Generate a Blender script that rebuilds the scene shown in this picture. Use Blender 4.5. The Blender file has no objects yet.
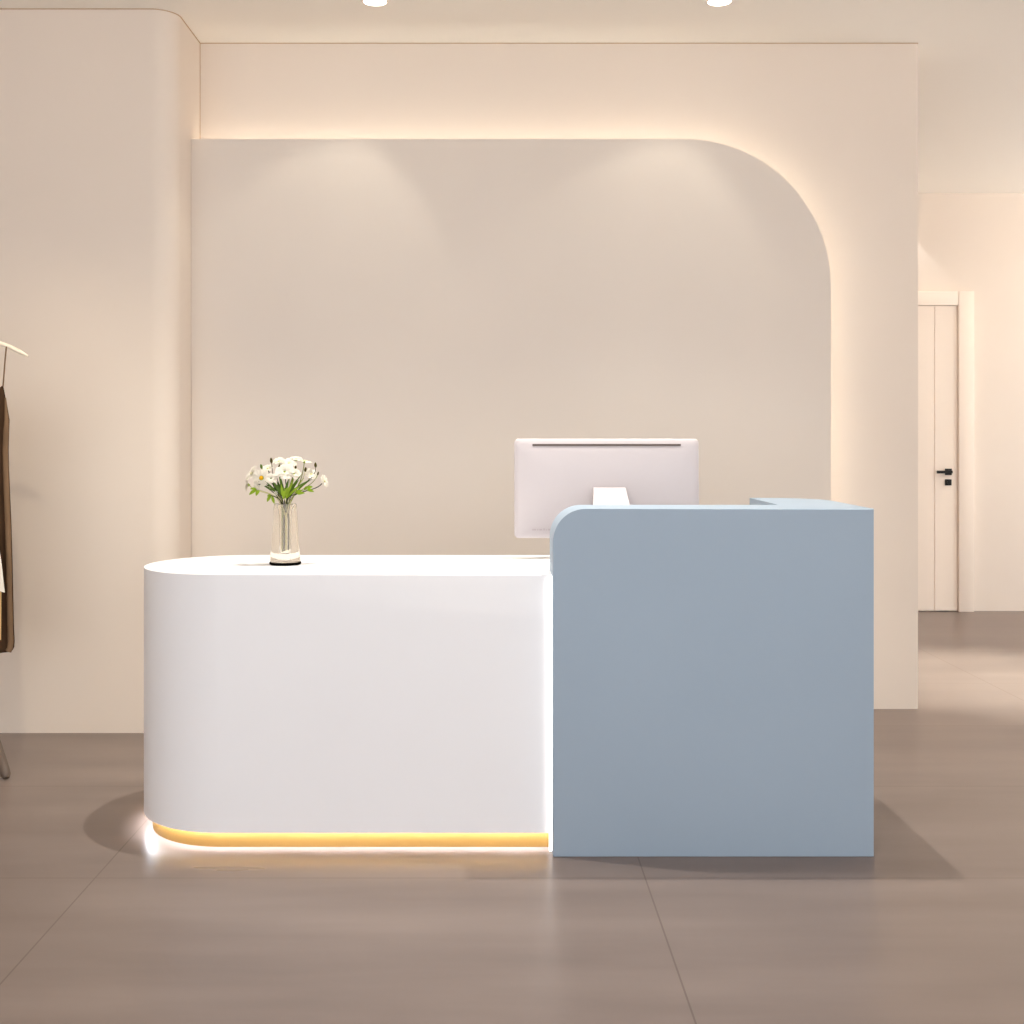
import bpy, bmesh, math, random
from mathutils import Vector, Matrix
random.seed(7)
PI = math.pi
scene = bpy.context.scene
COL = scene.collection

# ------------------------------------------------------------------ camera
H = 1.27            # eye height
F = 1200.0          # focal length in pixels of a 1024 frame
VX, VY = 491.0, 435.0


def at(px, py, d):
    """the point that lies at depth d behind pixel (px, py)"""
    return Vector(((px - VX) * d / F, d, H - (py - VY) * d / F))


cam_data = bpy.data.cameras.new('camera')
cam = bpy.data.objects.new('camera', cam_data)
COL.objects.link(cam)
cam.location = (0, 0, H)
cam.rotation_euler = (PI / 2, 0, 0)
cam_data.sensor_width = 36
cam_data.lens = F / 1024 * 36
cam_data.shift_x = (512 - VX) / 1024
cam_data.shift_y = -(512 - VY) / 1024
cam_data.clip_start = 0.05
scene.camera = cam

scene.view_settings.view_transform = 'Standard'
scene.view_settings.look = 'None'
scene.view_settings.gamma = 1.0
scene.view_settings.use_curve_mapping = False
scene.view_settings.exposure = 0.07


# ------------------------------------------------------------------ light levels (RGB per kind of lamp)
LEVEL = dict(
    world=(2.24, 2.24, 2.27),
    wash=(8.6, 8.0, 6.7),
    counter=(168, 163, 149),
    left=(70, 59, 43),
    corridor=(690, 690, 610),
    door=(9, 8.7, 8.2),
    room=(4.0, 3.8, 3.7),
    fill_right=(88, 86, 80),
    led_warm=(9.0, 8.6, 7.6),
)


# ------------------------------------------------------------------ materials
def lin(c):
    return tuple(((v / 255) / 12.92 if v / 255 <= .04045 else ((v / 255 + .055) / 1.055) ** 2.4) for v in c) + (1.0,)


def mat(name, rgb, rough=.6, spec=.3, metal=0, noise=0.0, nscale=(6, 6, 6), bump=0.0, emit=None, strength=0, trans=0, ior=1.45, coat=0, sss=0):
    m = bpy.data.materials.new(name)
    m.use_nodes = True
    nt = m.node_tree
    b = nt.nodes['Principled BSDF']
    b.inputs['Base Color'].default_value = lin(rgb)
    b.inputs['Roughness'].default_value = rough
    b.inputs['Specular IOR Level'].default_value = spec
    b.inputs['Metallic'].default_value = metal
    b.inputs['IOR'].default_value = ior
    b.inputs['Transmission Weight'].default_value = trans
    b.inputs['Coat Weight'].default_value = coat
    if sss:
        b.inputs['Subsurface Weight'].default_value = sss
        b.inputs['Subsurface Scale'].default_value = .02
    if emit:
        b.inputs['Emission Color'].default_value = lin(emit)
        b.inputs['Emission Strength'].default_value = strength
    if noise or bump:
        tc = nt.nodes.new('ShaderNodeTexCoord')
        mp = nt.nodes.new('ShaderNodeMapping')
        mp.inputs['Scale'].default_value = nscale
        nz = nt.nodes.new('ShaderNodeTexNoise')
        nz.inputs['Scale'].default_value = 1.0
        nz.inputs['Detail'].default_value = 5
        nt.links.new(tc.outputs['Object'], mp.inputs[0])
        nt.links.new(mp.outputs[0], nz.inputs['Vector'])
        if noise:
            rmp = nt.nodes.new('ShaderNodeValToRGB')
            c = lin(rgb)
            rmp.color_ramp.elements[0].position = .3
            rmp.color_ramp.elements[1].position = .7
            rmp.color_ramp.elements[0].color = tuple(v * (1 - noise) for v in c[:3]) + (1,)
            rmp.color_ramp.elements[1].color = tuple(min(1, v * (1 + noise)) for v in c[:3]) + (1,)
            nt.links.new(nz.outputs[0], rmp.inputs[0])
            nt.links.new(rmp.outputs[0], b.inputs['Base Color'])
        if bump:
            bp = nt.nodes.new('ShaderNodeBump')
            bp.inputs['Strength'].default_value = bump
            bp.inputs['Distance'].default_value = .002
            nt.links.new(nz.outputs[0], bp.inputs['Height'])
            nt.links.new(bp.outputs[0], b.inputs['Normal'])
    return m


def floor_material():
    m = bpy.data.materials.new('taupe_stone_tile')
    m.use_nodes = True
    nt = m.node_tree
    N, L = nt.nodes, nt.links
    b = N['Principled BSDF']
    tc = N.new('ShaderNodeTexCoord')
    sep = N.new('ShaderNodeSeparateXYZ')
    L.new(tc.outputs['Object'], sep.inputs[0])

    def math_(op, a, v=None, clamp=False):
        n = N.new('ShaderNodeMath')
        n.operation = op
        n.use_clamp = clamp
        if isinstance(a, (int, float)):
            n.inputs[0].default_value = a
        else:
            L.new(a, n.inputs[0])
        if v is not None:
            if isinstance(v, (int, float)):
                n.inputs[1].default_value = v
            else:
                L.new(v, n.inputs[1])
        return n.outputs[0]

    def joint(sock, origin, pitch, half):
        t = math_('FRACT', math_('ADD', math_('DIVIDE', math_('SUBTRACT', sock, origin), pitch), .5))
        dist = math_('MULTIPLY', math_('ABSOLUTE', math_('SUBTRACT', t, .5)), pitch)
        return math_('LESS_THAN', dist, half)
    # every second row is shifted by a bit under half a tile
    shift = math_('MULTIPLY', math_('GREATER_THAN', sep.outputs[1], 4.34), 1.049)
    jx = joint(math_('ADD', sep.outputs[0], shift), .442, 1.577, .0022)
    jy = joint(sep.outputs[1], 3.44, .90, .0022)
    J = math_('MAXIMUM', jx, jy)

    def noise(scale, detail=6, rough=.6):
        mp = N.new('ShaderNodeMapping')
        mp.inputs['Scale'].default_value = scale
        nz = N.new('ShaderNodeTexNoise')
        nz.inputs['Scale'].default_value = 1
        nz.inputs['Detail'].default_value = detail
        nz.inputs['Roughness'].default_value = rough
        L.new(tc.outputs['Object'], mp.inputs[0])
        L.new(mp.outputs[0], nz.inputs['Vector'])
        return nz.outputs[0]
    n1 = noise((.9, 5.0, 1), 4, .5)
    n2 = noise((.5, .6, 1), 3)
    s = math_('ADD', math_('MULTIPLY', n1, .6), math_('MULTIPLY', n2, .4))
    ramp = N.new('ShaderNodeValToRGB')
    e = ramp.color_ramp.elements
    e[0].position, e[0].color = .32, lin(FLOOR_DARK)
    e[1].position, e[1].color = .68, lin(FLOOR_LIGHT)
    L.new(s, ramp.inputs[0])
    mix = N.new('ShaderNodeMix')
    mix.data_type = 'RGBA'
    L.new(math_('MULTIPLY', J, .6), mix.inputs[0])
    L.new(ramp.outputs[0], mix.inputs[6])
    mix.inputs[7].default_value = lin((88, 74, 66))
    L.new(mix.outputs[2], b.inputs['Base Color'])
    r = N.new('ShaderNodeMapRange')
    r.inputs['To Min'].default_value = .25
    r.inputs['To Max'].default_value = .34
    L.new(n1, r.inputs[0])
    L.new(r.outputs[0], b.inputs['Roughness'])
    b.inputs['Specular IOR Level'].default_value = .2
    return m


FLOOR_DARK, FLOOR_LIGHT = (113, 100, 94), (137, 123, 116)
M = {}
M['wall'] = mat('beige_wall_paint', (232, 221, 210), .85, .12, noise=.012, nscale=(2, 2, 2))
M['panel'] = mat('beige_panel_paint', (228, 219, 210), .8, .12, noise=.012, nscale=(2, 2, 2))
M['ceiling'] = mat('cream_ceiling_paint', (252, 248, 240), .9, .1)
M['floor'] = floor_material()
M['painted_shade'] = mat('brown_painted_shade', (196, 170, 142), .9, .05)  # brown that stands in for the shade line at the wall tops
M['white'] = mat('white_satin_lacquer', (237, 238, 242), .38, .3, noise=.006, nscale=(3, 3, 3))
M['blue'] = mat('dusty_blue_lacquer', (159, 176, 193), .45, .25, noise=.01, nscale=(3, 3, 3))
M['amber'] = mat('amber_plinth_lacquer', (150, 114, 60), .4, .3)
M['grey_strip'] = mat('pale_grey_strip', (226, 227, 224), .9, .02)
M['led'] = mat('white_led_diffuser', (255, 255, 255), .6, .2, emit=(238, 245, 255), strength=42.0)
M['led_floor'] = mat('white_led_floor_line', (255, 255, 255), .6, .2, emit=(255, 250, 244), strength=2.5)
M['led_edge'] = mat('white_led_edge_light', (255, 255, 255), .6, .2, emit=(255, 250, 244), strength=2.4)
M['led_warm'] = mat('warm_led_strip', (255, 250, 240), .6, .2, emit=(255, 255, 255), strength=1)
_b = M['led_warm'].node_tree.nodes['Principled BSDF']
_b.inputs['Emission Strength'].default_value = max(LEVEL['led_warm'])
_b.inputs['Emission Color'].default_value = tuple(v / max(max(LEVEL['led_warm']), 1e-6) for v in LEVEL['led_warm']) + (1,)
M['lamp'] = mat('lamp_lens', (255, 255, 255), .5, .2, emit=(255, 248, 238), strength=9.0)
M['ring'] = mat('lamp_ring_white', (236, 222, 205), .5, .3)
M['door'] = mat('cream_door_paint', (244, 232, 220), .55, .2)
M['black'] = mat('matt_black_metal', (12, 12, 11), .4, .4)
M['ink'] = mat('black_rubber', (6, 6, 5), .8, .05)
M['monitor'] = mat('white_monitor_shell', (194, 186, 188), .32, .35)
M['screen'] = mat('dark_glass_screen', (10, 11, 14), .1, .5)
M['vent'] = mat('vent_grey', (98, 88, 82), .7, .2)
M['mark'] = mat('pale_grey_print', (180, 169, 171), .7, .1)
M['dot'] = mat('grey_print', (150, 140, 122), .7, .1)
M['glass'] = mat('thick_clear_glass', (255, 250, 240), .02, .5, trans=.87, ior=1.12)
M['petal'] = mat('white_petal', (222, 216, 202), .7, .15, noise=.02, nscale=(60, 60, 60))
M['yolk'] = mat('yellow_flower_centre', (222, 164, 30), .8, .1, noise=.15, nscale=(400, 400, 400))
M['stem_pale'] = mat('pale_stem', (196, 190, 140), .6, .2, noise=.15, nscale=(40, 40, 40))
M['heart'] = mat('pale_green_flower_heart', (206, 204, 150), .8, .1)
M['stem'] = mat('green_stem', (128, 138, 66), .6, .2, noise=.15, nscale=(40, 40, 40))
M['stem_dark'] = mat('dark_green_stem', (30, 36, 16), .6, .2, noise=.15, nscale=(40, 40, 40))
M['leaf'] = mat('fresh_leaf_green', (136, 164, 40), .55, .25, noise=.15, nscale=(60, 60, 60))
M['leaf_dark'] = mat('deep_leaf_green', (84, 112, 38), .55, .25, noise=.15, nscale=(60, 60, 60))
M['bud'] = mat('brown_green_bud', (74, 66, 26), .7, .15, noise=.2, nscale=(90, 90, 90))
M['brown'] = mat('dark_brown_cloth', (70, 52, 38), .9, .08, noise=.12, nscale=(30, 30, 8), bump=.2)
M['brown_light'] = mat('mid_brown_cloth', (122, 98, 76), .9, .08, noise=.12, nscale=(30, 30, 8), bump=.2)
M['cloth_white'] = mat('white_cloth', (246, 240, 228), .9, .1)
M['cloth_beige'] = mat('straw_beige_cloth', (206, 180, 120), .9, .1)
M['hanger'] = mat('cream_hanger_wood', (254, 244, 226), .5, .25)
M['rack'] = mat('taupe_metal', (96, 83, 74), .45, .4)


# ------------------------------------------------------------------ mesh helpers
def obj(name, bm, m, parent=None, smooth=True, angle=40):
    me = bpy.data.meshes.new(name)
    bmesh.ops.recalc_face_normals(bm, faces=bm.faces[:])
    for f in bm.faces:
        f.smooth = smooth
    if smooth:
        for e in bm.edges:
            if len(e.link_faces) == 2 and e.calc_face_angle(0) > math.radians(angle):
                e.smooth = False
    bm.to_mesh(me)
    bm.free()
    me.materials.append(M[m] if isinstance(m, str) else m)
    o = bpy.data.objects.new(name, me)
    COL.objects.link(o)
    if parent is not None:
        o.parent = parent
        pl = parent
        off = Vector((0, 0, 0))
        while pl is not None:           # parts are modelled in world space; thing bases are plain translations
            off += Vector(pl.location)
            pl = pl.parent
        o.data.transform(Matrix.Translation(-off))
    return o


def thing(name, label, cat, loc=(0, 0, 0), group=None):
    o = bpy.data.objects.new(name, None)
    o.empty_display_size = .1
    COL.objects.link(o)
    o.location = loc
    return tag(o, label, cat, group)


def tag(o, label, cat, group=None):
    o['label'] = label
    o['category'] = cat
    if group:
        o['group'] = group
    return o


def structure(name, bm, m, **k):
    o = obj(name, bm, m, **k)
    o['kind'] = 'structure'
    return o


def box(bm, x0, x1, y0, y1, z0, z1):
    vs = [bm.verts.new((x, y, z)) for x in (x0, x1) for y in (y0, y1) for z in (z0, z1)]
    for f in ((0, 1, 3, 2), (4, 6, 7, 5), (0, 4, 5, 1), (2, 3, 7, 6), (0, 2, 6, 4), (1, 5, 7, 3)):
        bm.faces.new([vs[i] for i in f])
    return vs


def rbox(x0, x1, y0, y1, z0, z1, r=.004, seg=2):
    bm = bmesh.new()
    box(bm, x0, x1, y0, y1, z0, z1)
    bmesh.ops.bevel(bm, geom=bm.edges[:], offset=r, segments=seg, affect='EDGES', profile=.5)
    return bm


def prism(bm, pts, axis, a, b):
    """polygon pts extruded along axis between a and b; pts are the two other coordinates"""
    def P(p, t):
        if axis == 'z':
            return (p[0], p[1], t)
        if axis == 'y':
            return (p[0], t, p[1])
        return (t, p[0], p[1])
    lo = [bm.verts.new(P(p, a)) for p in pts]
    hi = [bm.verts.new(P(p, b)) for p in pts]
    n = len(pts)
    bm.faces.new(lo)
    bm.faces.new(list(reversed(hi)))
    for i in range(n):
        bm.faces.new((lo[i], lo[(i + 1) % n], hi[(i + 1) % n], hi[i]))
    return lo, hi


def tube(bm, pts, radii, seg=8, cap=True):
    pts = [Vector(p) for p in pts]
    if not isinstance(radii, (list, tuple)):
        radii = [radii] * len(pts)
    prev = None
    rings = []
    for i, p in enumerate(pts):
        t = (pts[min(i + 1, len(pts) - 1)] - pts[max(i - 1, 0)]).normalized()
        if prev is None:
            u = t.orthogonal().normalized()
        else:
            u = (prev - t * prev.dot(t)).normalized()
        prev = u
        v = t.cross(u)
        rings.append([bm.verts.new(p + (u * math.cos(2 * PI * k / seg) + v * math.sin(2 * PI * k / seg)) * radii[i]) for k in range(seg)])
    for a, b in zip(rings, rings[1:]):
        for k in range(seg):
            bm.faces.new((a[k], a[(k + 1) % seg], b[(k + 1) % seg], b[k]))
    if cap:
        bm.faces.new(list(reversed(rings[0])))
        bm.faces.new(rings[-1])


def lathe(bm, prof, seg=48, centre=(0, 0, 0)):
    """closed or open profile of (r, z); r = 0 gives a pole"""
    cx, cy, cz = centre
    rings = []
    for r, z in prof:
        if r < 1e-6:
            rings.append([bm.verts.new((cx, cy, cz + z))])
        else:
            rings.append([bm.verts.new((cx + r * math.cos(2 * PI * k / seg), cy + r * math.sin(2 * PI * k / seg), cz + z)) for k in range(seg)])
    for a, b in zip(rings, rings[1:]):
        for k in range(seg):
            k2 = (k + 1) % seg
            if len(a) == 1 and len(b) == 1:
                continue
            if len(a) == 1:
                bm.faces.new((a[0], b[k2], b[k]))
            elif len(b) == 1:
                bm.faces.new((a[k], a[k2], b[0]))
            else:
                bm.faces.new((a[k], a[k2], b[k2], b[k]))


def arc(cx, cy, r, a0, a1, n):
    return [(cx + r * math.cos(math.radians(a0 + (a1 - a0) * i / n)), cy + r * math.sin(math.radians(a0 + (a1 - a0) * i / n))) for i in range(n + 1)]


def bezier(p0, p1, p2, p3, n):
    out = []
    for i in range(n + 1):
        t = i / n
        out.append(p0 * (1 - t) ** 3 + p1 * 3 * t * (1 - t) ** 2 + p2 * 3 * t * t * (1 - t) + p3 * t ** 3)
    return out


# ------------------------------------------------------------------ the room
YL, YB, YF = 5.114, 5.562, 8.66          # front of the left wall, back wall, far wall
ZC = 3.087                               # ceiling height
XR = -1.349                              # return of the left wall
XE = 1.979                               # free end of the back wall
Y0 = -1.6                                # open shop front behind the camera
XL, XX = -4.2, 5.6

bm = bmesh.new()
box(bm, XL - .2, XX + .2, Y0, YF + .2, -.1, 0)
structure('floor', bm, 'floor', smooth=False)

bm = bmesh.new()                         # the ceiling drops very slightly towards the far wall
prism(bm, [(Y0, ZC), (YB, ZC), (YF + .2, 3.011), (YF + .2, 3.3), (Y0, 3.3)], 'x', XL - .2, XX + .2)
structure('ceiling', bm, 'ceiling', smooth=False)

R = .105
bm = bmesh.new()                         # left wall: flat front, rounded corner, return to the back wall
prism(bm, [(XL, YL), ] + arc(XR - R, YL + R, R, -90, 0, 14) + [(XR, YB + .2), (XL, YB + .2)], 'z', 0, ZC)
structure('wall_left', bm, 'wall', angle=30)
bm = bmesh.new()
box(bm, XR, XE, YB, YB + .2, 0, ZC)
structure('wall_back', bm, 'wall', smooth=False)
bm = bmesh.new()
box(bm, .6, XX, YF, YF + .2, 0, 3.06)
structure('wall_far', bm, 'wall', smooth=False)
bm = bmesh.new()
box(bm, .4, .6, YB + .2, YF + .2, 0, 3.08)
structure('wall_corridor', bm, 'wall', smooth=False)
bm = bmesh.new()
box(bm, XX, XX + .2, Y0, 4.6, 0, ZC)
box(bm, XX, XX + .2, 4.6, YF + .2, 2.75, ZC)  # opening below is added to let fill light into the corridor
box(bm, XX, XX + .2, 8.4, YF + .2, 0, 2.75)
structure('wall_right', bm, 'wall', smooth=False)
bm = bmesh.new()
box(bm, XL - .2, XL, Y0, YB + .2, 0, ZC)
structure('wall_outer_left', bm, 'wall', smooth=False)

# thin strips painted as shade where walls meet the ceiling, and in the inner corner
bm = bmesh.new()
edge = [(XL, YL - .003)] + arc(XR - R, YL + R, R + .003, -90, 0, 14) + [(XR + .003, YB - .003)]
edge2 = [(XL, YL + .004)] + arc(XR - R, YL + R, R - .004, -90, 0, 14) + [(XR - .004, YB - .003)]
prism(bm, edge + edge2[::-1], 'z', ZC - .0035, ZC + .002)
structure('shade_line_1', bm, 'painted_shade', angle=30)
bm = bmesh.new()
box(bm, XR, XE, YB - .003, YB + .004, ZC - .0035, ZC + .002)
structure('shade_line_2', bm, 'painted_shade', smooth=False)
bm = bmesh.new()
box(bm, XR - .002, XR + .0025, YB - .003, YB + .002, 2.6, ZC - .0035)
structure('shade_line_3', bm, 'painted_shade', smooth=False)

# ------------------------------------------------------------------ feature panel with concealed light
PF, PB = 5.395, 5.44
px1 = (831 - VX) * PF / F
pz1 = H + (VY - 139) * PF / F
PR = .66
pan = thing('wall_panel', 'large beige wall panel with rounded upper right corner and glowing edges', 'wall panel', (0, PB, 0))
bm = bmesh.new()
pts = [(XR + .0012, 0), (px1, 0)] + arc(px1 - PR, pz1 - PR, PR, 0, 90, 40) + [(XR + .0012, pz1)]
prism(bm, pts, 'y', PF, PB)
obj('panel_board', bm, 'panel', pan, angle=30)
bm = bmesh.new()
ins = .055
path = [Vector((px1 - ins, PB + .014, .05)), Vector((px1 - ins, PB + .014, 1.0))]
path += [Vector((x, PB + .014, z)) for x, z in arc(px1 - PR, pz1 - PR, PR - ins, 0, 90, 40)]
path += [Vector((XR + .02, PB + .014, pz1 - ins))]
tube(bm, path, .007, 6)
obj('light_strip', bm, 'led_warm', pan)['label'] = 'warm light strip hidden behind the panel edge'

# ------------------------------------------------------------------ far door
def fx(px): return (px - VX) * YF / F
def fz(py): return H - (py - VY) * YF / F


door = thing('door_1', 'cream door with black handle beyond the back wall', 'door', (fx(919), YF, 0))
del door['label'], door['category']
door['kind'] = 'structure'
xl = fx(957) - .86
g = fx(933)
bm = bmesh.new()
for a, b in ((xl, xl + .15), (xl + .154, g - .003), (g + .003, fx(955.7))):
    box(bm, a, b, YF - .028, YF, .008, fz(306.4))
box(bm, xl, fx(956.3), YF - .022, YF, .008, fz(306.4))
obj('door_leaf', bm, 'door', door, smooth=False)
bm = rbox(fx(956.3), fx(971.6), YF - .05, YF, 0, fz(292), .004)
obj('door_frame', bm, 'door', door)
bm = rbox(xl - .12, xl - .004, YF - .05, YF, 0, fz(292), .004)
obj('door_frame', bm, 'door', door)
bm = rbox(xl - .004, fx(956.3), YF - .045, YF, fz(306), fz(292), .004)
obj('door_frame', bm, 'door', door)
hx, hz = fx(946.6), fz(471.7)
bm = rbox(hx - .024, hx + .024, YF - .04, YF - .026, hz - .023, hz + .023, .003)
tube(bm, [(hx, YF - .03, hz), (hx, YF - .075, hz)], .010, 12)
box(bm, fx(933.2), hx + .012, YF - .085, YF - .07, hz - .010, hz + .010)
obj('door_handle', bm, 'black', door, angle=30)['label'] = 'black lever handle'
hz2 = fz(482.2)
bm = rbox(hx - .024, hx + .022, YF - .04, YF - .026, hz2 - .022, hz2 + .022, .003)
tube(bm, [(hx, YF - .03, hz2), (hx, YF - .046, hz2)], .012, 12)
obj('lock_plate', bm, 'black', door, angle=30)['label'] = 'square black lock plate'

# ------------------------------------------------------------------ white reception desk
FY, R_D = 3.672, .305                     # front plane, half depth
BY = FY + 2 * R_D
CY = FY + R_D
CX = -.833                                # centre of the half round end
BX = .187                                 # where the blue counter starts
ZT = .842
desk = thing('reception_desk', 'white reception desk with half round left end and lit amber base', 'desk', (-.4, CY, 0))


def desk_outline(inset, x_end, n=48):
    r = R_D - inset
    return [(x_end, FY + inset)] + [(CX + r * math.cos(math.radians(a)), CY + r * math.sin(math.radians(a)))
                                    for a in [270 - 180 * i / n for i in range(n + 1)]] + [(x_end, BY - inset)]


bm = bmesh.new()
ring_o, ring_i = desk_outline(0, BX - .0005), desk_outline(.008, BX - .0005)
lo, hi = prism(bm, ring_o, 'z', .066, ZT)
edges = [e for e in bm.edges if all(abs(v.co.z - ZT) < 1e-5 for v in e.verts) and not all(v.co.x > BX - .01 for v in e.verts)]
bmesh.ops.bevel(bm, geom=edges, offset=.004, segments=2, affect='EDGES', profile=.5)
n = len(ring_o)                           # lip hanging in front of the base light
vo0 = [bm.verts.new((x, y, .052)) for x, y in ring_o]
vo1 = [bm.verts.new((x, y, .066)) for x, y in ring_o]
vi0 = [bm.verts.new((x, y, .052)) for x, y in ring_i]
vi1 = [bm.verts.new((x, y, .066)) for x, y in ring_i]
for k in range(n - 1):
    bm.faces.new((vo0[k], vo0[k + 1], vo1[k + 1], vo1[k]))
    bm.faces.new((vi0[k + 1], vi0[k], vi1[k], vi1[k + 1]))
    bm.faces.new((vi0[k], vi0[k + 1], vo0[k + 1], vo0[k]))
for k in (0, n - 1):
    bm.faces.new((vo0[k], vo1[k], vi1[k], vi0[k]))
obj('body', bm, 'white', desk, angle=35)
bm = bmesh.new()
prism(bm, desk_outline(.027, BX - .0005), 'z', 0, .066)
obj('plinth', bm, 'amber', desk, angle=35)['label'] = 'amber band recessed under the white body'
bm = bmesh.new()                          # strip light in the groove behind the lip
o1 = desk_outline(.0092, BX - .001)
o2 = desk_outline(.0258, BX - .001)
prism(bm, o1 + o2[::-1], 'z', .0615, .0655)
obj('light_strip', bm, 'led', desk, angle=35)['label'] = 'white strip light tucked under the body, glowing on the floor'
bm = rbox(BX - .0095, BX - .0008, FY - .014, FY + .0005, .0005, ZT - .001, .002)
obj('edge_light', bm, 'led_edge', desk)['label'] = 'upright glowing strip beside the blue counter'
bm = rbox(.075, BX + .72, 4.115, 4.165, ZT - .004, ZT + .0015, .001)
obj('cable_flap', bm, 'grey_strip', desk)['label'] = 'narrow pale grey flap let into the top'
bm = rbox(BX, .912, 3.825, BY, ZT - .04, ZT, .003)   # work top carried on behind the blue counter
obj('work_top', bm, 'white', desk)
bm = rbox(.875, .905, 3.86, BY - .03, 0, ZT - .04, .003)
obj('end_support', bm, 'white', desk)

# ------------------------------------------------------------------ blue counter
BF, BB = 3.612, 3.82
BX1, BZ, BR = 1.153, 1.0477, .098
blue = thing('blue_counter', 'tall dusty blue counter block with rounded top corner beside the white desk', 'counter', (.67, BF, 0))
bm = bmesh.new()
pts = [(BX, 0), (BX1, 0), (BX1, BZ)] + arc(BX + BR, BZ - BR, BR, 90, 180, 20)
prism(bm, pts, 'y', BF, BB)
edges = [e for e in bm.edges if all(abs(v.co.y - BF) < 1e-5 for v in e.verts)]
bmesh.ops.bevel(bm, geom=edges, offset=.003, segments=2, affect='EDGES', profile=.5)
obj('front_panel', bm, 'blue', blue, angle=30)
bm = bmesh.new()
WB = 4.245
wr = .19
prism(bm, [(.915, BB), (BX1, BB)] + arc(BX1 - wr, WB - wr, wr, 0, 90, 20) + [(.915, WB)], 'z', 0, BZ)
obj('side_wing', bm, 'blue', blue, angle=30)

# ------------------------------------------------------------------ monitor
MD = 4.13
mx = (607 - VX) * MD / F
mon = thing('computer_monitor', 'white desktop monitor seen from behind over the blue counter', 'monitor', (mx, MD, ZT))
mw, mh = .638, .343
zb = H - (538 - VY) * MD / F
T = Matrix.Translation((mx, MD, zb)) @ Matrix.Rotation(math.radians(-4), 4, 'X')


def rounded_rect(w, z0, z1, r, n=8):
    x0, x1 = -w / 2, w / 2
    return arc(x1 - r, z0 + r, r, -90, 0, n) + arc(x1 - r, z1 - r, r, 0, 90, n) + arc(x0 + r, z1 - r, r, 90, 180, n) + arc(x0 + r, z0 + r, r, 180, 270, n)


bm = bmesh.new()                          # shell bulges softly towards us
layers = [(0, .034, .016), (-.005, .012, .018), (.0, .0, .018), (.012, -.004, .02), (.03, -.009, .03), (.07, -.015, .04), (.12, -.019, .04)]
layers = [(.0015, .022, .016), (0, .018, .016), (0, .002, .016), (.0015, -.001, .016), (.005, -.0045, .014), (.02, -.008, .02), (.06, -.013, .03), (.11, -.016, .03)]
rings = []
for ins, y, r in layers:
    rings.append([bm.verts.new((x, y, z)) for x, z in rounded_rect(mw - 2 * ins, ins, mh - ins, r)])
n = len(rings[0])
bm.faces.new(rings[0])
for a, b in zip(rings, rings[1:]):
    for k in range(n):
        bm.faces.new((a[k], a[(k + 1) % n], b[(k + 1) % n], b[k]))
bm.faces.new(rings[-1])
bm.transform(T)
obj('shell', bm, 'monitor', mon, angle=50)
bm = bmesh.new()
prism(bm, rounded_rect(mw - .014, .06, mh - .008, .006, 3), 'y', .0195, .0235)
bm.transform(T)
obj('screen', bm, 'screen', mon, angle=30)['label'] = 'dark glass screen facing away'
bm = bmesh.new()                          # vent slot
box(bm, -.256, .256, -.0108, -.006, mh - .0262, mh - .0195)
bm.transform(T)
obj('vent_slot', bm, 'vent', mon, smooth=False)['label'] = 'thin dark vent slot along the top'
bm = bmesh.new()                          # faint maker's lettering, too blurred to read
x = -.258
for w, h in ((.014, .005), (.004, .005), (.010, .005), (.005, .007), (.004, .004), (.009, .006), (.006, .006)):
    box(bm, x, x + w, -.0118, -.007, .026, .026 + h)
    x += w + .0035
bm.transform(T)
obj('lettering', bm, 'mark', mon, smooth=False)['label'] = 'faint pale lettering near the lower corner'
bm = bmesh.new()                          # stand: tapered arm and foot
top = at(609, 488, 4.075)
zt = top.z
prof = [(4.100, zt), (4.094, zt - .003), (4.03, zt - .06), (4.012, ZT + .05), (4.008, ZT + .012), (4.022, ZT + .012), (4.026, ZT + .05), (4.045, zt - .062), (4.118, zt - .014), (4.118, zt)]
sw0, sw1 = .0545, .095
vs0, vs1 = [], []
for y, z in prof:
    t = (zt - z) / (zt - ZT)
    hw = sw0 + (sw1 - sw0) * t * .75
    vs0.append(bm.verts.new((mx + .006 - hw, y, z)))
    vs1.append(bm.verts.new((mx + .006 + hw, y, z)))
bm.faces.new(vs0)
bm.faces.new(list(reversed(vs1)))
for i in range(len(prof)):
    j = (i + 1) % len(prof)
    bm.faces.new((vs0[i], vs1[i], vs1[j], vs0[j]))
obj('stand_arm', bm, 'monitor', mon, angle=25)
bm = rbox(mx - .09, mx + .10, 3.98, 4.11, ZT + .0003, ZT + .013, .004)
obj('stand_foot', bm, 'monitor', mon)

# ------------------------------------------------------------------ vase
VD = 3.97
vx = (285.3 - VX) * VD / F
VC = Vector((vx, VD, ZT))
vase = thing('flower_vase', 'tapered thick clear glass vase with black base standing on white desk', 'vase', VC)
bm = bmesh.new()
prof = [(0, .0094), (.048, .0094), (.0497, .0115), (.0485, .03), (.0445, .09), (.0405, .15), (.0372, .197), (.0358, .2005), (.0345, .201),
        (.030, .199), (.026, .192), (.0205, .178), (.0182, .155), (.0176, .10), (.0172, .05), (.016, .039), (.008, .0345), (0, .034)]
lathe(bm, prof, 64, VC)
obj('vase_body', bm, 'glass', vase, angle=60)
bm = bmesh.new()
lathe(bm, [(0, .0003), (.048, .0003), (.0515, .002), (.0522, .006), (.0512, .0092), (0, .0092)], 64, VC)
obj('vase_base', bm, 'ink', vase, angle=50)['label'] = 'black base disc'
bm = bmesh.new()
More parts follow.
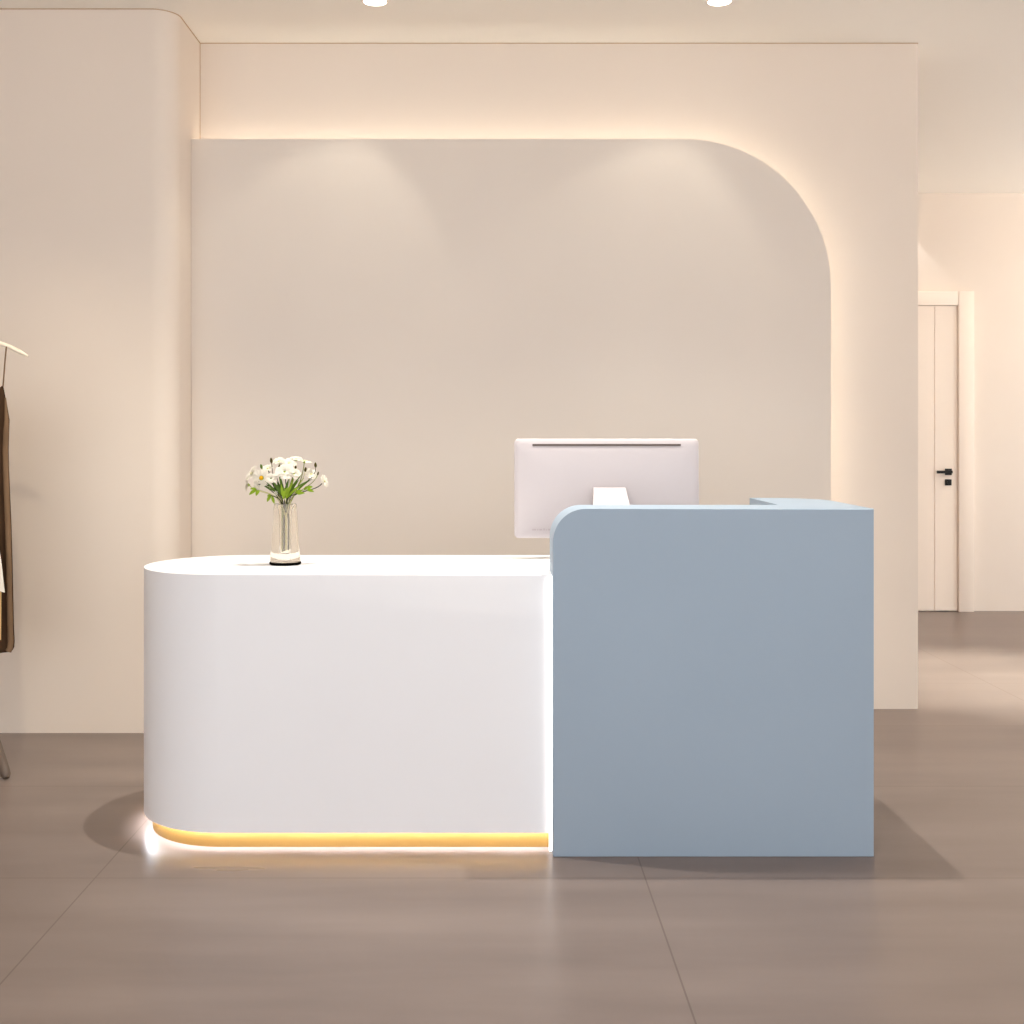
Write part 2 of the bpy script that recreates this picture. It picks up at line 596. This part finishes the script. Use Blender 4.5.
for a, w, h in ((-29, .0016, .0018), (29, .0016, .0018), (-9, .0009, .0006), (-3, .0009, .0006), (3, .0011, .0008), (10, .0009, .0006)):
    ang = math.radians(-90 + a)
    r = .0488
    c = VC + Vector((r * math.cos(ang), r * math.sin(ang), .0215))
    t = Vector((-math.sin(ang), math.cos(ang), 0))
    nn = Vector((math.cos(ang), math.sin(ang), 0))
    ring0, ring1 = [], []
    for k in range(10):
        q = c + t * (w * math.cos(2 * PI * k / 10)) + Vector((0, 0, h * math.sin(2 * PI * k / 10)))
        ring0.append(bm.verts.new(q + nn * .0004))
        ring1.append(bm.verts.new(q + nn * .0011))
    bm.faces.new(ring1)
    bm.faces.new(ring0[::-1])
    for k in range(10):
        bm.faces.new((ring0[k], ring0[(k + 1) % 10], ring1[(k + 1) % 10], ring1[k]))
obj('printed_mark', bm, 'dot', vase, smooth=False)['label'] = 'row of tiny grey printed marks near the base'


# ------------------------------------------------------------------ flowers
def frame_to(direction):
    z = Vector(direction).normalized()
    return z.to_track_quat('Z', 'Y').to_matrix().to_4x4()


def petals(bm, mtx, R_, count, cup, layers_=2, width=.34):
    for L in range(layers_):
        rr = R_ * (1 - .28 * L)
        for k in range(count):
            a = 2 * PI * (k + .5 * L) / count + random.uniform(-.12, .12)
            lift = cup + .35 * L + random.uniform(-.12, .12)
            ln = rr * random.uniform(.88, 1.08)
            rows = []
            for i in range(5):
                t = i / 4
                w = width * rr * (.35 + 1.3 * t) * (1 if t < .8 else .62)
                rad = R_ * .12 + ln * t * math.cos(lift * (1 - .5 * t))
                zz = ln * t * math.sin(lift * (1 - .45 * t)) + .0006 * L - .12 * ln * t * t
                row = []
                for s in (-1, 0, 1):
                    x, y = rad, s * w * .5
                    row.append(bm.verts.new(mtx @ Vector((x * math.cos(a) - y * math.sin(a), x * math.sin(a) + y * math.cos(a), zz + abs(s) * .1 * w))))
                rows.append(row)
            for p, q in zip(rows, rows[1:]):
                for s in range(2):
                    bm.faces.new((p[s], p[s + 1], q[s + 1], q[s]))


def leaf_shape(bm, base, tip, width, normal=Vector((0, -1, .4)), curl=.15, fold=.2):
    base, tip = Vector(base), Vector(tip)
    d = tip - base
    side = d.cross(normal).normalized()
    up = side.cross(d).normalized()
    rows = []
    for i in range(7):
        t = i / 6
        w = width * math.sin(PI * min(1, .06 + t * .94)) ** .8 * .5
        c = base + d * t + up * (curl * d.length * math.sin(PI * t))
        rows.append([bm.verts.new(c + side * (s * max(w, .0003)) + up * abs(s) * w * fold) for s in (-1, 0, 1)])
    for p, q in zip(rows, rows[1:]):
        for s in range(2):
            bm.faces.new((p[s], p[s + 1], q[s + 1], q[s]))


n_stem = [0]
STRAND = ('stem', 'stem_dark', 'stem_pale', 'stem_dark')


def stem_path(tip, direction, n=16):
    """from the bottom of the vase's well, through its mouth, to the head"""
    k = n_stem[0]
    n_stem[0] += 1
    a = k * 2.39996
    r = .0135 * math.sqrt(((k * 7) % 26 + .5) / 26)
    dx, dy = tip.x - VC.x, tip.y - VC.y
    l = math.hypot(dx, dy) or 1
    sx = (-.0115, -.0045, .0040, .0115)[k % 4] + .0012 * math.sin(k * 1.7)
    sy = .0085 * math.sin(k * 2.4) * math.sqrt(max(0, 1 - (sx / .0135) ** 2))
    bottom = VC + Vector((sx * .92, sy, .041 + .002 * (k % 4)))
    neck = VC + Vector((sx, sy, .150))
    lip = VC + Vector((dx / l * .012 + r * .5 * math.cos(a), dy / l * .012 + r * .5 * math.sin(a), .199))
    path = [bottom, bottom.lerp(neck, .5), neck, neck.lerp(lip, .5) - Vector((dx / l, dy / l, 0)) * .0015, lip]
    d = Vector(direction).normalized()
    L = (tip - lip).length
    path += bezier(lip, lip + (lip - neck).normalized() * L * .4, tip - d * L * .35, tip, n)[1:]
    return path


def spot(px, py, dd):
    return at(px, py, VD + dd)


def flower(px, py, dd, facing, rad, label, group=None, count=11, cup=.35, layers_=2, centre=.28, dark=False, leaf=None, centre_m='heart'):
    head = spot(px, py, dd)
    rad *= .88
    f = Vector(facing).normalized()
    t = thing('white_flower', label, 'flower', VC + Vector((0, 0, .036)), group)
    up = (f * .6 + Vector((0, 0, 1)) * .7).normalized()
    bm = bmesh.new()
    tip = head - f * rad * .18
    pth = stem_path(tip, up if f.z > -.2 else f)
    tube(bm, pth, [.0016] * (len(pth) - 2) + [.0015, .0022], 6)
    obj('stem', bm, STRAND[(n_stem[0] - 1) % 4], t)
    mtx = Matrix.Translation(head) @ frame_to(f)
    bm = bmesh.new()
    petals(bm, mtx, rad, count, cup, layers_)
    obj('blossom', bm, 'petal', t, angle=80)
    if centre:
        bm = bmesh.new()
        rc = rad * centre
        lathe(bm, [(0, -rc * .2), (rc * .9, -rc * .1), (rc, rc * .15), (rc * .75, rc * .5), (0, rc * .65)], 12)
        bm.transform(mtx @ Matrix.Translation((0, 0, rad * .1)))
        obj('flower_centre', bm, centre_m, t, angle=70)
    bm = bmesh.new()                     # green calyx
    lathe(bm, [(0, -rad * .32), (rad * .1, -rad * .28), (rad * .22, -rad * .1), (rad * .3, rad * .06), (0, rad * .03)], 10)
    bm.transform(mtx)
    obj('calyx', bm, 'leaf_dark' if dark else 'leaf', t, angle=70)
    if leaf:
        i, (lx, ly), w, m = leaf
        bm = bmesh.new()
        b = pth[i]
        leaf_shape(bm, b, spot(lx, ly, dd - .01), w)
        obj('leaf', bm, m, t, angle=80)
    return t


G = 'white flowers in the glass vase'
GL = 'small white blossom massed in the middle of the bouquet'
flower(261.5, 478, -.045, (-.12, -1, .15), .031, 'white flower facing forward with open petals and yellow centre', G, count=13, cup=.12, layers_=1, centre=.24, centre_m='yolk', leaf=(9, (268, 488), .007, 'leaf_dark'))
flower(252, 474, -.02, (-.8, -.5, .6), .030, 'white flower at upper left of the bouquet behind the yellow centred one', G, cup=.5, centre=.2, leaf=(10, (262, 484), .006, 'leaf_dark'))
flower(248, 485, -.03, (-.95, -.35, .1), .025, 'leftmost white flower, drooping low at the edge of the bouquet', G, cup=.6, centre=.2)
flower(268, 469, -.01, (-.3, -.5, .8), .025, 'white flower between the green bud and the brown bud, upper left', G, cup=.45, centre=.2)
flower(279, 462, 0, (-.1, -.5, .9), .023, 'small round white flower just right of the brown bud', G, cup=.7, centre=.2, leaf=(9, (277, 481), .008, 'leaf_dark'))
flower(284.5, 472, -.045, (0, -.8, .6), .034, 'largest full white flower in the front middle of the bouquet', G, count=14, cup=.5, layers_=3, centre=.0, leaf=(10, (283, 488), .009, 'leaf'))
flower(289, 464, -.005, (.05, -.6, .85), .028, 'white flower behind and above the largest one in the middle', G, cup=.5, centre=.2)
flower(296, 459.5, .02, (.1, -.3, 1), .022, 'topmost white flower of the bouquet', G, cup=.6, centre=.2, leaf=(11, (299, 472), .006, 'leaf'))
flower(304.5, 461, 0, (.2, -.1, 1), .026, 'flat topped white flower seen from the side, upper right', G, cup=.15, layers_=1, centre=.0, leaf=(10, (304, 478), .007, 'leaf'))
flower(271, 478.5, -.055, (-.1, -.8, .5), .022, 'white flower directly right of the yellow centred one', G, cup=.45, centre=.0, dark=True, leaf=(9, (265, 481), .007, 'leaf_dark'))
flower(311, 474.5, 0, (.5, -.6, .6), .024, 'pale white flower below the flat topped one, right side', G, cup=.5, centre=.2, leaf=(10, (312, 479), .006, 'leaf_dark'))
flower(324, 481.5, -.01, (.9, -.35, .35), .022, 'rightmost white flower at the edge of the bouquet', G, cup=.45, centre=.22, dark=True)
flower(294, 474, -.04, (.25, -.8, .6), .024, 'white flower tucked against the right of the largest one', G, cup=.5, centre=.0, leaf=(10, (296, 488), .008, 'leaf'))
flower(257.5, 485, -.055, (-.5, -.6, -.2), .018, 'small nodding white flower under the yellow centred one', G, cup=.7, centre=.0, dark=True)
flower(276, 493.5, -.05, (-.4, -.9, .1), .009, 'tiny white flower low down just above the vase mouth', G, count=7, cup=.6, layers_=1, centre=0)


def bud(px, py, dd, facing, size, label, m='bud', dark=True):
    t = thing('flower_bud', label, 'flower bud', VC + Vector((0, 0, .036)), 'closed buds among the flowers')
    f = Vector(facing).normalized()
    head = spot(px, py, dd)
    bm = bmesh.new()
    pth = stem_path(head - f * size * .8, f)
    tube(bm, pth, .0012, 6)
    obj('stem', bm, STRAND[(n_stem[0] - 1) % 4], t)
    bm = bmesh.new()
    lathe(bm, [(0, -size), (size * .35, -size * .85), (size * .55, -size * .2), (size * .45, size * .5), (size * .2, size * .95), (0, size * 1.1)], 10)
    bm.transform(Matrix.Translation(head) @ frame_to(f))
    obj('bud', bm, m, t, angle=70)
    return t


bud(271.3, 460.5, -.02, (-.1, -.1, 1), .009, 'brown green bud standing tall left of the top', dark=False)
bud(261.3, 466.5, -.01, (-.2, -.1, 1), .008, 'green bud at upper left over the yellow centred flower', 'leaf_dark', False)
bud(295.7, 467.5, -.03, (.2, -.4, 1), .007, 'dark bud left of the flat topped flower')
bud(305.5, 469.5, -.03, (.2, -.2, 1), .008, 'dark bud just below the flat topped flower')
bud(315.5, 465, 0, (-.05, -.1, 1), .0085, 'slim dark bud highest on the right')
bud(318, 473.5, -.01, (.3, -.1, .8), .006, 'small dark bud above the rightmost flower')
bud(279, 466.5, -.035, (.5, -.2, .8), .007, 'dark bud under the small round flower')


def sprig(px, py, label, leaves, dd=-.05, m='leaf', group='leafy sprigs among the flowers', dark=False):
    t = thing('leaf_sprig', label, 'leaf sprig', VC + Vector((0, 0, .036)), group)
    head = spot(px, py, dd)
    bm = bmesh.new()
    out = Vector((1 if px > 285 else -1, 0, .3))
    pth = stem_path(head, out)
    tube(bm, pth, .0013, 6)
    obj('stem', bm, STRAND[(n_stem[0] - 1) % 4], t)
    for (bx_, by_, tx, ty, w) in leaves:
        bm = bmesh.new()
        leaf_shape(bm, spot(bx_, by_, dd), spot(tx, ty, dd - .012), w, curl=.1, fold=.3)
        obj('leaf', bm, m, t, angle=80)


sprig(257, 489.5, 'bright green leaf sprig at lower left under the flowers', [(257, 489.5, 249, 495, .012), (259, 490, 256, 496, .012), (257, 489, 250, 489, .009)])
sprig(271, 495.5, 'bright green leaf sprig drooping over the left of the vase mouth', [(271, 495.5, 267, 502, .011), (272, 496, 274.5, 504, .010), (271, 495, 267, 496.5, .009)])
sprig(307, 489, 'bright green leaf sprig low on the right', [(307, 488, 313, 487, .011), (307, 489.5, 314, 492, .011), (304, 490, 309, 486, .009)])
sprig(300, 493, 'short green leaf pair just right of the vase mouth', [(297, 494, 305, 493, .011), (295, 493, 302, 490, .009)])
sprig(286, 491, 'deep green blades fanning up from the vase mouth', [(283, 497, 272, 480, .011), (285, 497, 279, 473, .010), (287, 497, 299, 480, .011), (288, 497, 307, 481, .009), (285, 498, 289, 478, .010), (284, 497, 275, 484, .012), (289, 497, 297, 487, .012), (287, 497, 302, 474, .007)], dd=-.035, m='leaf_dark', dark=True)
sprig(284, 489, 'bright green blades low in the middle of the bouquet', [(284, 499, 281, 484, .010), (286, 499, 293, 481, .010), (283, 499, 288, 487, .012), (287, 498, 300, 486, .008)], dd=-.045, m='leaf')

# ------------------------------------------------------------------ clothes rack, hanger and dress at the left edge
rk = thing('clothes_rack', 'taupe metal clothes rack with its splayed foot showing at left edge', 'clothes rack', (-2.04, 4.74, 0))
bm = bmesh.new()
tube(bm, [(-2.06, 4.74, .30), at(-3, 745, 4.52), at(4.2, 770, 4.43), at(5.8, 775, 4.418), at(6.4, 778, 4.412)], [.015, .0175, .0195, .018, .011], 14)
obj('foot', bm, 'rack', rk)
bm = bmesh.new()
tube(bm, [(-2.06, 4.74, .30), (-2.20, 4.88, .10), (-2.26, 4.97, .018)], [.015, .016, .017], 14)
obj('foot', bm, 'rack', rk)
bm = bmesh.new()
tube(bm, [(-2.06, 4.74, .28), (-2.06, 4.74, 1.80)], .013, 14)
obj('post', bm, 'rack', rk)
bm = bmesh.new()
tube(bm, [(-2.06, 4.76, 1.80), (-2.06, 3.95, 1.80)], .012, 14)
obj('rail', bm, 'rack', rk)
bm = bmesh.new()
tube(bm, [(-2.06, 3.97, .02), (-2.06, 3.97, 1.80)], .013, 14)
obj('post', bm, 'rack', rk)
bm = bmesh.new()
tube(bm, [(-2.31, 3.97, .018), (-1.90, 3.97, .018)], .015, 14)
obj('foot', bm, 'rack', rk)

GD = 4.6
hc = Vector((-2.06, GD, 0))
hg = thing('clothes_hanger', 'cream clothes hanger arm carrying the dark brown dress', 'hanger', (-2.06, GD, 1.66))
bm = bmesh.new()
e = [at(-34, 338, GD), at(-14, 339, GD), at(0, 343.2, GD), at(10, 346.8, GD), at(20, 351.8, GD), at(27.6, 356, GD)]
left = [Vector((2 * e[0].x - p.x, p.y, p.z)) for p in e[:0:-1]]
pts = left + e
cxh = e[0].x
tube(bm, pts, [.004] + [.008] * (len(pts) - 2) + [.004], 10)
obj('hanger_bar', bm, 'hanger', hg)
bm = bmesh.new()
hk = [Vector((cxh, GD, e[0].z)), Vector((cxh, GD, 1.72))] + [Vector((cxh + .018 * math.cos(a) - .0, GD, 1.80 + .0175 * math.sin(a))) for a in [math.radians(t) for t in range(-90, 181, 30)]]
tube(bm, hk, .002, 8)
obj('hook', bm, 'rack', hg)
rk_shift = cxh + 2.06

dr = thing('brown_dress', 'dark brown sleeveless dress with thin strap hanging at left edge', 'dress', (cxh, GD, .45))
# right-hand outline in photo pixels (x, y)
out = [(3, 385.5), (5, 396), (7.3, 408), (9.2, 420), (8.6, 432), (8.0, 450), (8.3, 470), (9.3, 495), (10.6, 530), (11.4, 560), (12.0, 595), (12.6, 625), (13.2, 642), (12.6, 648), (11, 651)]
bm = bmesh.new()
rows_f, rows_b = [], []
for i, (px, py) in enumerate(out):
    p = at(px, py, GD)
    hw = p.x - cxh
    t = i / (len(out) - 1)
    depth = .022 + .04 * t
    ring = []
    NS = 56
    for k in range(NS):
        a = 2 * PI * k / NS
        c, s = math.cos(a), math.sin(a)
        fold = .009 * t * math.sin(7 * a + 1.2) + .006 * t * math.sin(13 * a)
        x = cxh + hw * (abs(c) ** .55) * (1 if c > 0 else -1)
        y = GD + (depth + fold) * (abs(s) ** .8) * (1 if s > 0 else -1) + .004 * math.sin(5 * a) * t
        z = p.z
        if i == 0:
            z -= .05 * (1 - abs(c)) ** .8
        ring.append(bm.verts.new((x, y, z)))
    rows_f.append(ring)
for a, b in zip(rows_f, rows_f[1:]):
    for k in range(NS):
        bm.faces.new((a[k], a[(k + 1) % NS], b[(k + 1) % NS], b[k]))
dress_body = obj('dress_body', bm, 'brown', dr, angle=80)
sol = dress_body.modifiers.new('cloth', 'SOLIDIFY')
sol.thickness = .003
for s in (1, -1):                         # side fold; its lit edge is painted in lighter brown
    bm = bmesh.new()
    side = [at(px - 2.6, py, GD - .03) for px, py in out[3:-1]] + [at(8.4, 651, GD - .03)]
    side = [Vector((cxh + s * (q.x - cxh), q.y, q.z)) for q in side]
    tube(bm, [at(5.5, 398, GD - .012) if s > 0 else Vector((2 * cxh - at(5.5, 398, GD).x, GD - .012, at(5.5, 398, GD).z))] + side, [.003, .008] + [.0105] * (len(side) - 2) + [.012], 10)
    obj('side_fold', bm, 'brown_light', dr)['label'] = 'side fold with its lit edge in lighter brown'
for s in (1, -1):
    bm = bmesh.new()
    a, b, c = at(6.3, 347.5, GD - .008), at(4.9, 362, GD - .012), at(3, 386.5, GD - .012)
    pp = [Vector((cxh + s * (q.x - cxh), q.y, q.z)) for q in (a, b, c)]
    q0 = pp[0].copy()
    pp.insert(0, q0 + Vector((0, .009, .0075)))
    tube(bm, pp, .0028, 6)
    obj('strap', bm, 'brown_light', dr)
bm = bmesh.new()                          # pale layers that show at the front of the dress
y = GD - .085
A = [at(-40, 500, y), at(-4, 535, y), at(.8, 560, y), at(4.4, 592.6, y), at(-10, 588, y), at(-40, 590, y)]
f0 = [bm.verts.new(p) for p in A]
f1 = [bm.verts.new(p + Vector((0, .004, 0))) for p in A]
bm.faces.new(f0)
bm.faces.new(f1[::-1])
for i in range(len(A)):
    j = (i + 1) % len(A)
    bm.faces.new((f0[i], f0[j], f1[j], f1[i]))
obj('white_layer', bm, 'cloth_white', dr, smooth=False)['label'] = 'white layer ending in a point over the brown cloth'
bm = bmesh.new()
y = GD - .076
A = [at(-40, 580, y), at(1.2, 580, y), at(.9, 610, y), at(.7, 640, y), at(-40, 640, y)]
f0 = [bm.verts.new(p) for p in A]
f1 = [bm.verts.new(p + Vector((0, .004, 0))) for p in A]
bm.faces.new(f0)
bm.faces.new(f1[::-1])
for i in range(len(A)):
    j = (i + 1) % len(A)
    bm.faces.new((f0[i], f0[j], f1[j], f1[i]))
obj('beige_layer', bm, 'cloth_beige', dr, smooth=False)['label'] = 'straw beige strip below the white layer'

# ------------------------------------------------------------------ ceiling downlights in view
LY = 5.022
for px, lab in ((375, 'round white downlight in the ceiling over the left half of the panel'), (719.5, 'round white downlight in the ceiling over the right half of the panel')):
    lx = (px - VX) * LY / F
    d = thing('ceiling_downlight', lab, 'downlight', (lx, LY, ZC), 'downlights above the wall panel')
    bm = bmesh.new()
    lathe(bm, [(.0485, -.0045), (.0535, -.0045), (.0545, -.002), (.0545, -.0002), (.0485, -.0002), (.0485, -.0045)], 40, (lx, LY, ZC))
    obj('trim_ring', bm, 'ring', d, angle=50)
    bm = bmesh.new()
    lathe(bm, [(0, -.0042), (.040, -.0042), (.0483, -.0036), (.0483, -.0004), (0, -.0004)], 40, (lx, LY, ZC))
    obj('lens', bm, 'lamp', d, angle=50)['label'] = 'glowing white lens'


# ------------------------------------------------------------------ lights
def level(l, group):
    p = max(LEVEL[group])
    l.energy = p
    l.color = tuple(v / max(p, 1e-6) for v in LEVEL[group])


def spotlight(name, group, loc, target, angle, blend, radius=.03):
    l = bpy.data.lights.new(name, 'SPOT')
    level(l, group)
    l.spot_size = math.radians(angle)
    l.spot_blend = blend
    l.shadow_soft_size = radius
    o = bpy.data.objects.new(name, l)
    COL.objects.link(o)
    o.location = loc
    o.rotation_euler = (Vector(target) - Vector(loc)).to_track_quat('-Z', 'Y').to_euler()
    return o


def ceiling_fill(loc, sx, sy, group):
    """unseen upward fill light, added to brighten the ceiling"""
    l = bpy.data.lights.new('ceiling_fill_light', 'AREA')
    l.shape = 'RECTANGLE'
    l.size, l.size_y = sx, sy
    level(l, group)
    o = bpy.data.objects.new('ceiling_fill_light', l)
    COL.objects.link(o)
    o.location = loc
    o.rotation_euler = (PI, 0, 0)


lx1, lx2 = (375 - VX) * LY / F, (719.5 - VX) * LY / F
spotlight('wall_washer', 'wash', (lx1, LY, ZC - .03), (lx1 - .33, LY + .04, 1.7), 78, .36, .03)
spotlight('wall_washer', 'wash', (lx2, LY, ZC - .03), (lx2 - .33, LY + .04, 1.7), 78, .36, .03)
spotlight('counter_spot', 'counter', (-.60, 3.86, ZC - .03), (-.60, 3.86, 0), 98, 1, .012)
spotlight('counter_spot', 'counter', (.76, 3.97, ZC - .03), (.76, 3.97, 0), 98, 1, .012)
spotlight('left_wall_spot', 'left', (-1.45, 3.3, ZC - .03), (-1.9, 5.1, .35), 60, 1, .05)
spotlight('corridor_spot', 'corridor', (2.62, 6.3, 3.0), (2.62, 6.25, 0), 40, .9, .03)
spotlight('door_spot', 'door', (2.85, 8.547, 2.95), (2.85, 8.547, 0), 84, .12, .01)
for x, y in ((-2.6, 2.6), (2.6, 2.6), (0, 2.0), (-2.6, .4), (2.6, .4), (0, .2), (4.2, 7.2), (3.9, 4.6)):
    spotlight('room_fill_spot', 'room', (x, y, ZC - .09), (x, y, 0), 150, 1, .06)  # unseen spots added as general fill
ceiling_fill((XX - .25, 5.6, 2.55), .3, 5.6, 'fill_right')  # added fill for the corridor ceiling, no lamp in view
bm = bmesh.new()
box(bm, XX - .45, XX, 2.7, 8.45, 2.48, 2.52)      # unseen ledge added under the fill light
box(bm, XX - .47, XX - .45, 2.7, 8.45, 2.48, 2.58)
structure('fill_ledge', bm, 'wall', smooth=False)

w = bpy.data.worlds.new('daylight')
w.use_nodes = True
bg = w.node_tree.nodes['Background']
bg.inputs[0].default_value = tuple(v / max(max(LEVEL['world']), 1e-6) for v in LEVEL['world']) + (1,)
bg.inputs[1].default_value = max(LEVEL['world'])
scene.world = w
scene.cycles.max_bounces = 14
scene.cycles.diffuse_bounces = 8
scene.cycles.transmission_bounces = 12
scene.cycles.sample_clamp_indirect = 6
scene.cycles.caustics_refractive = True
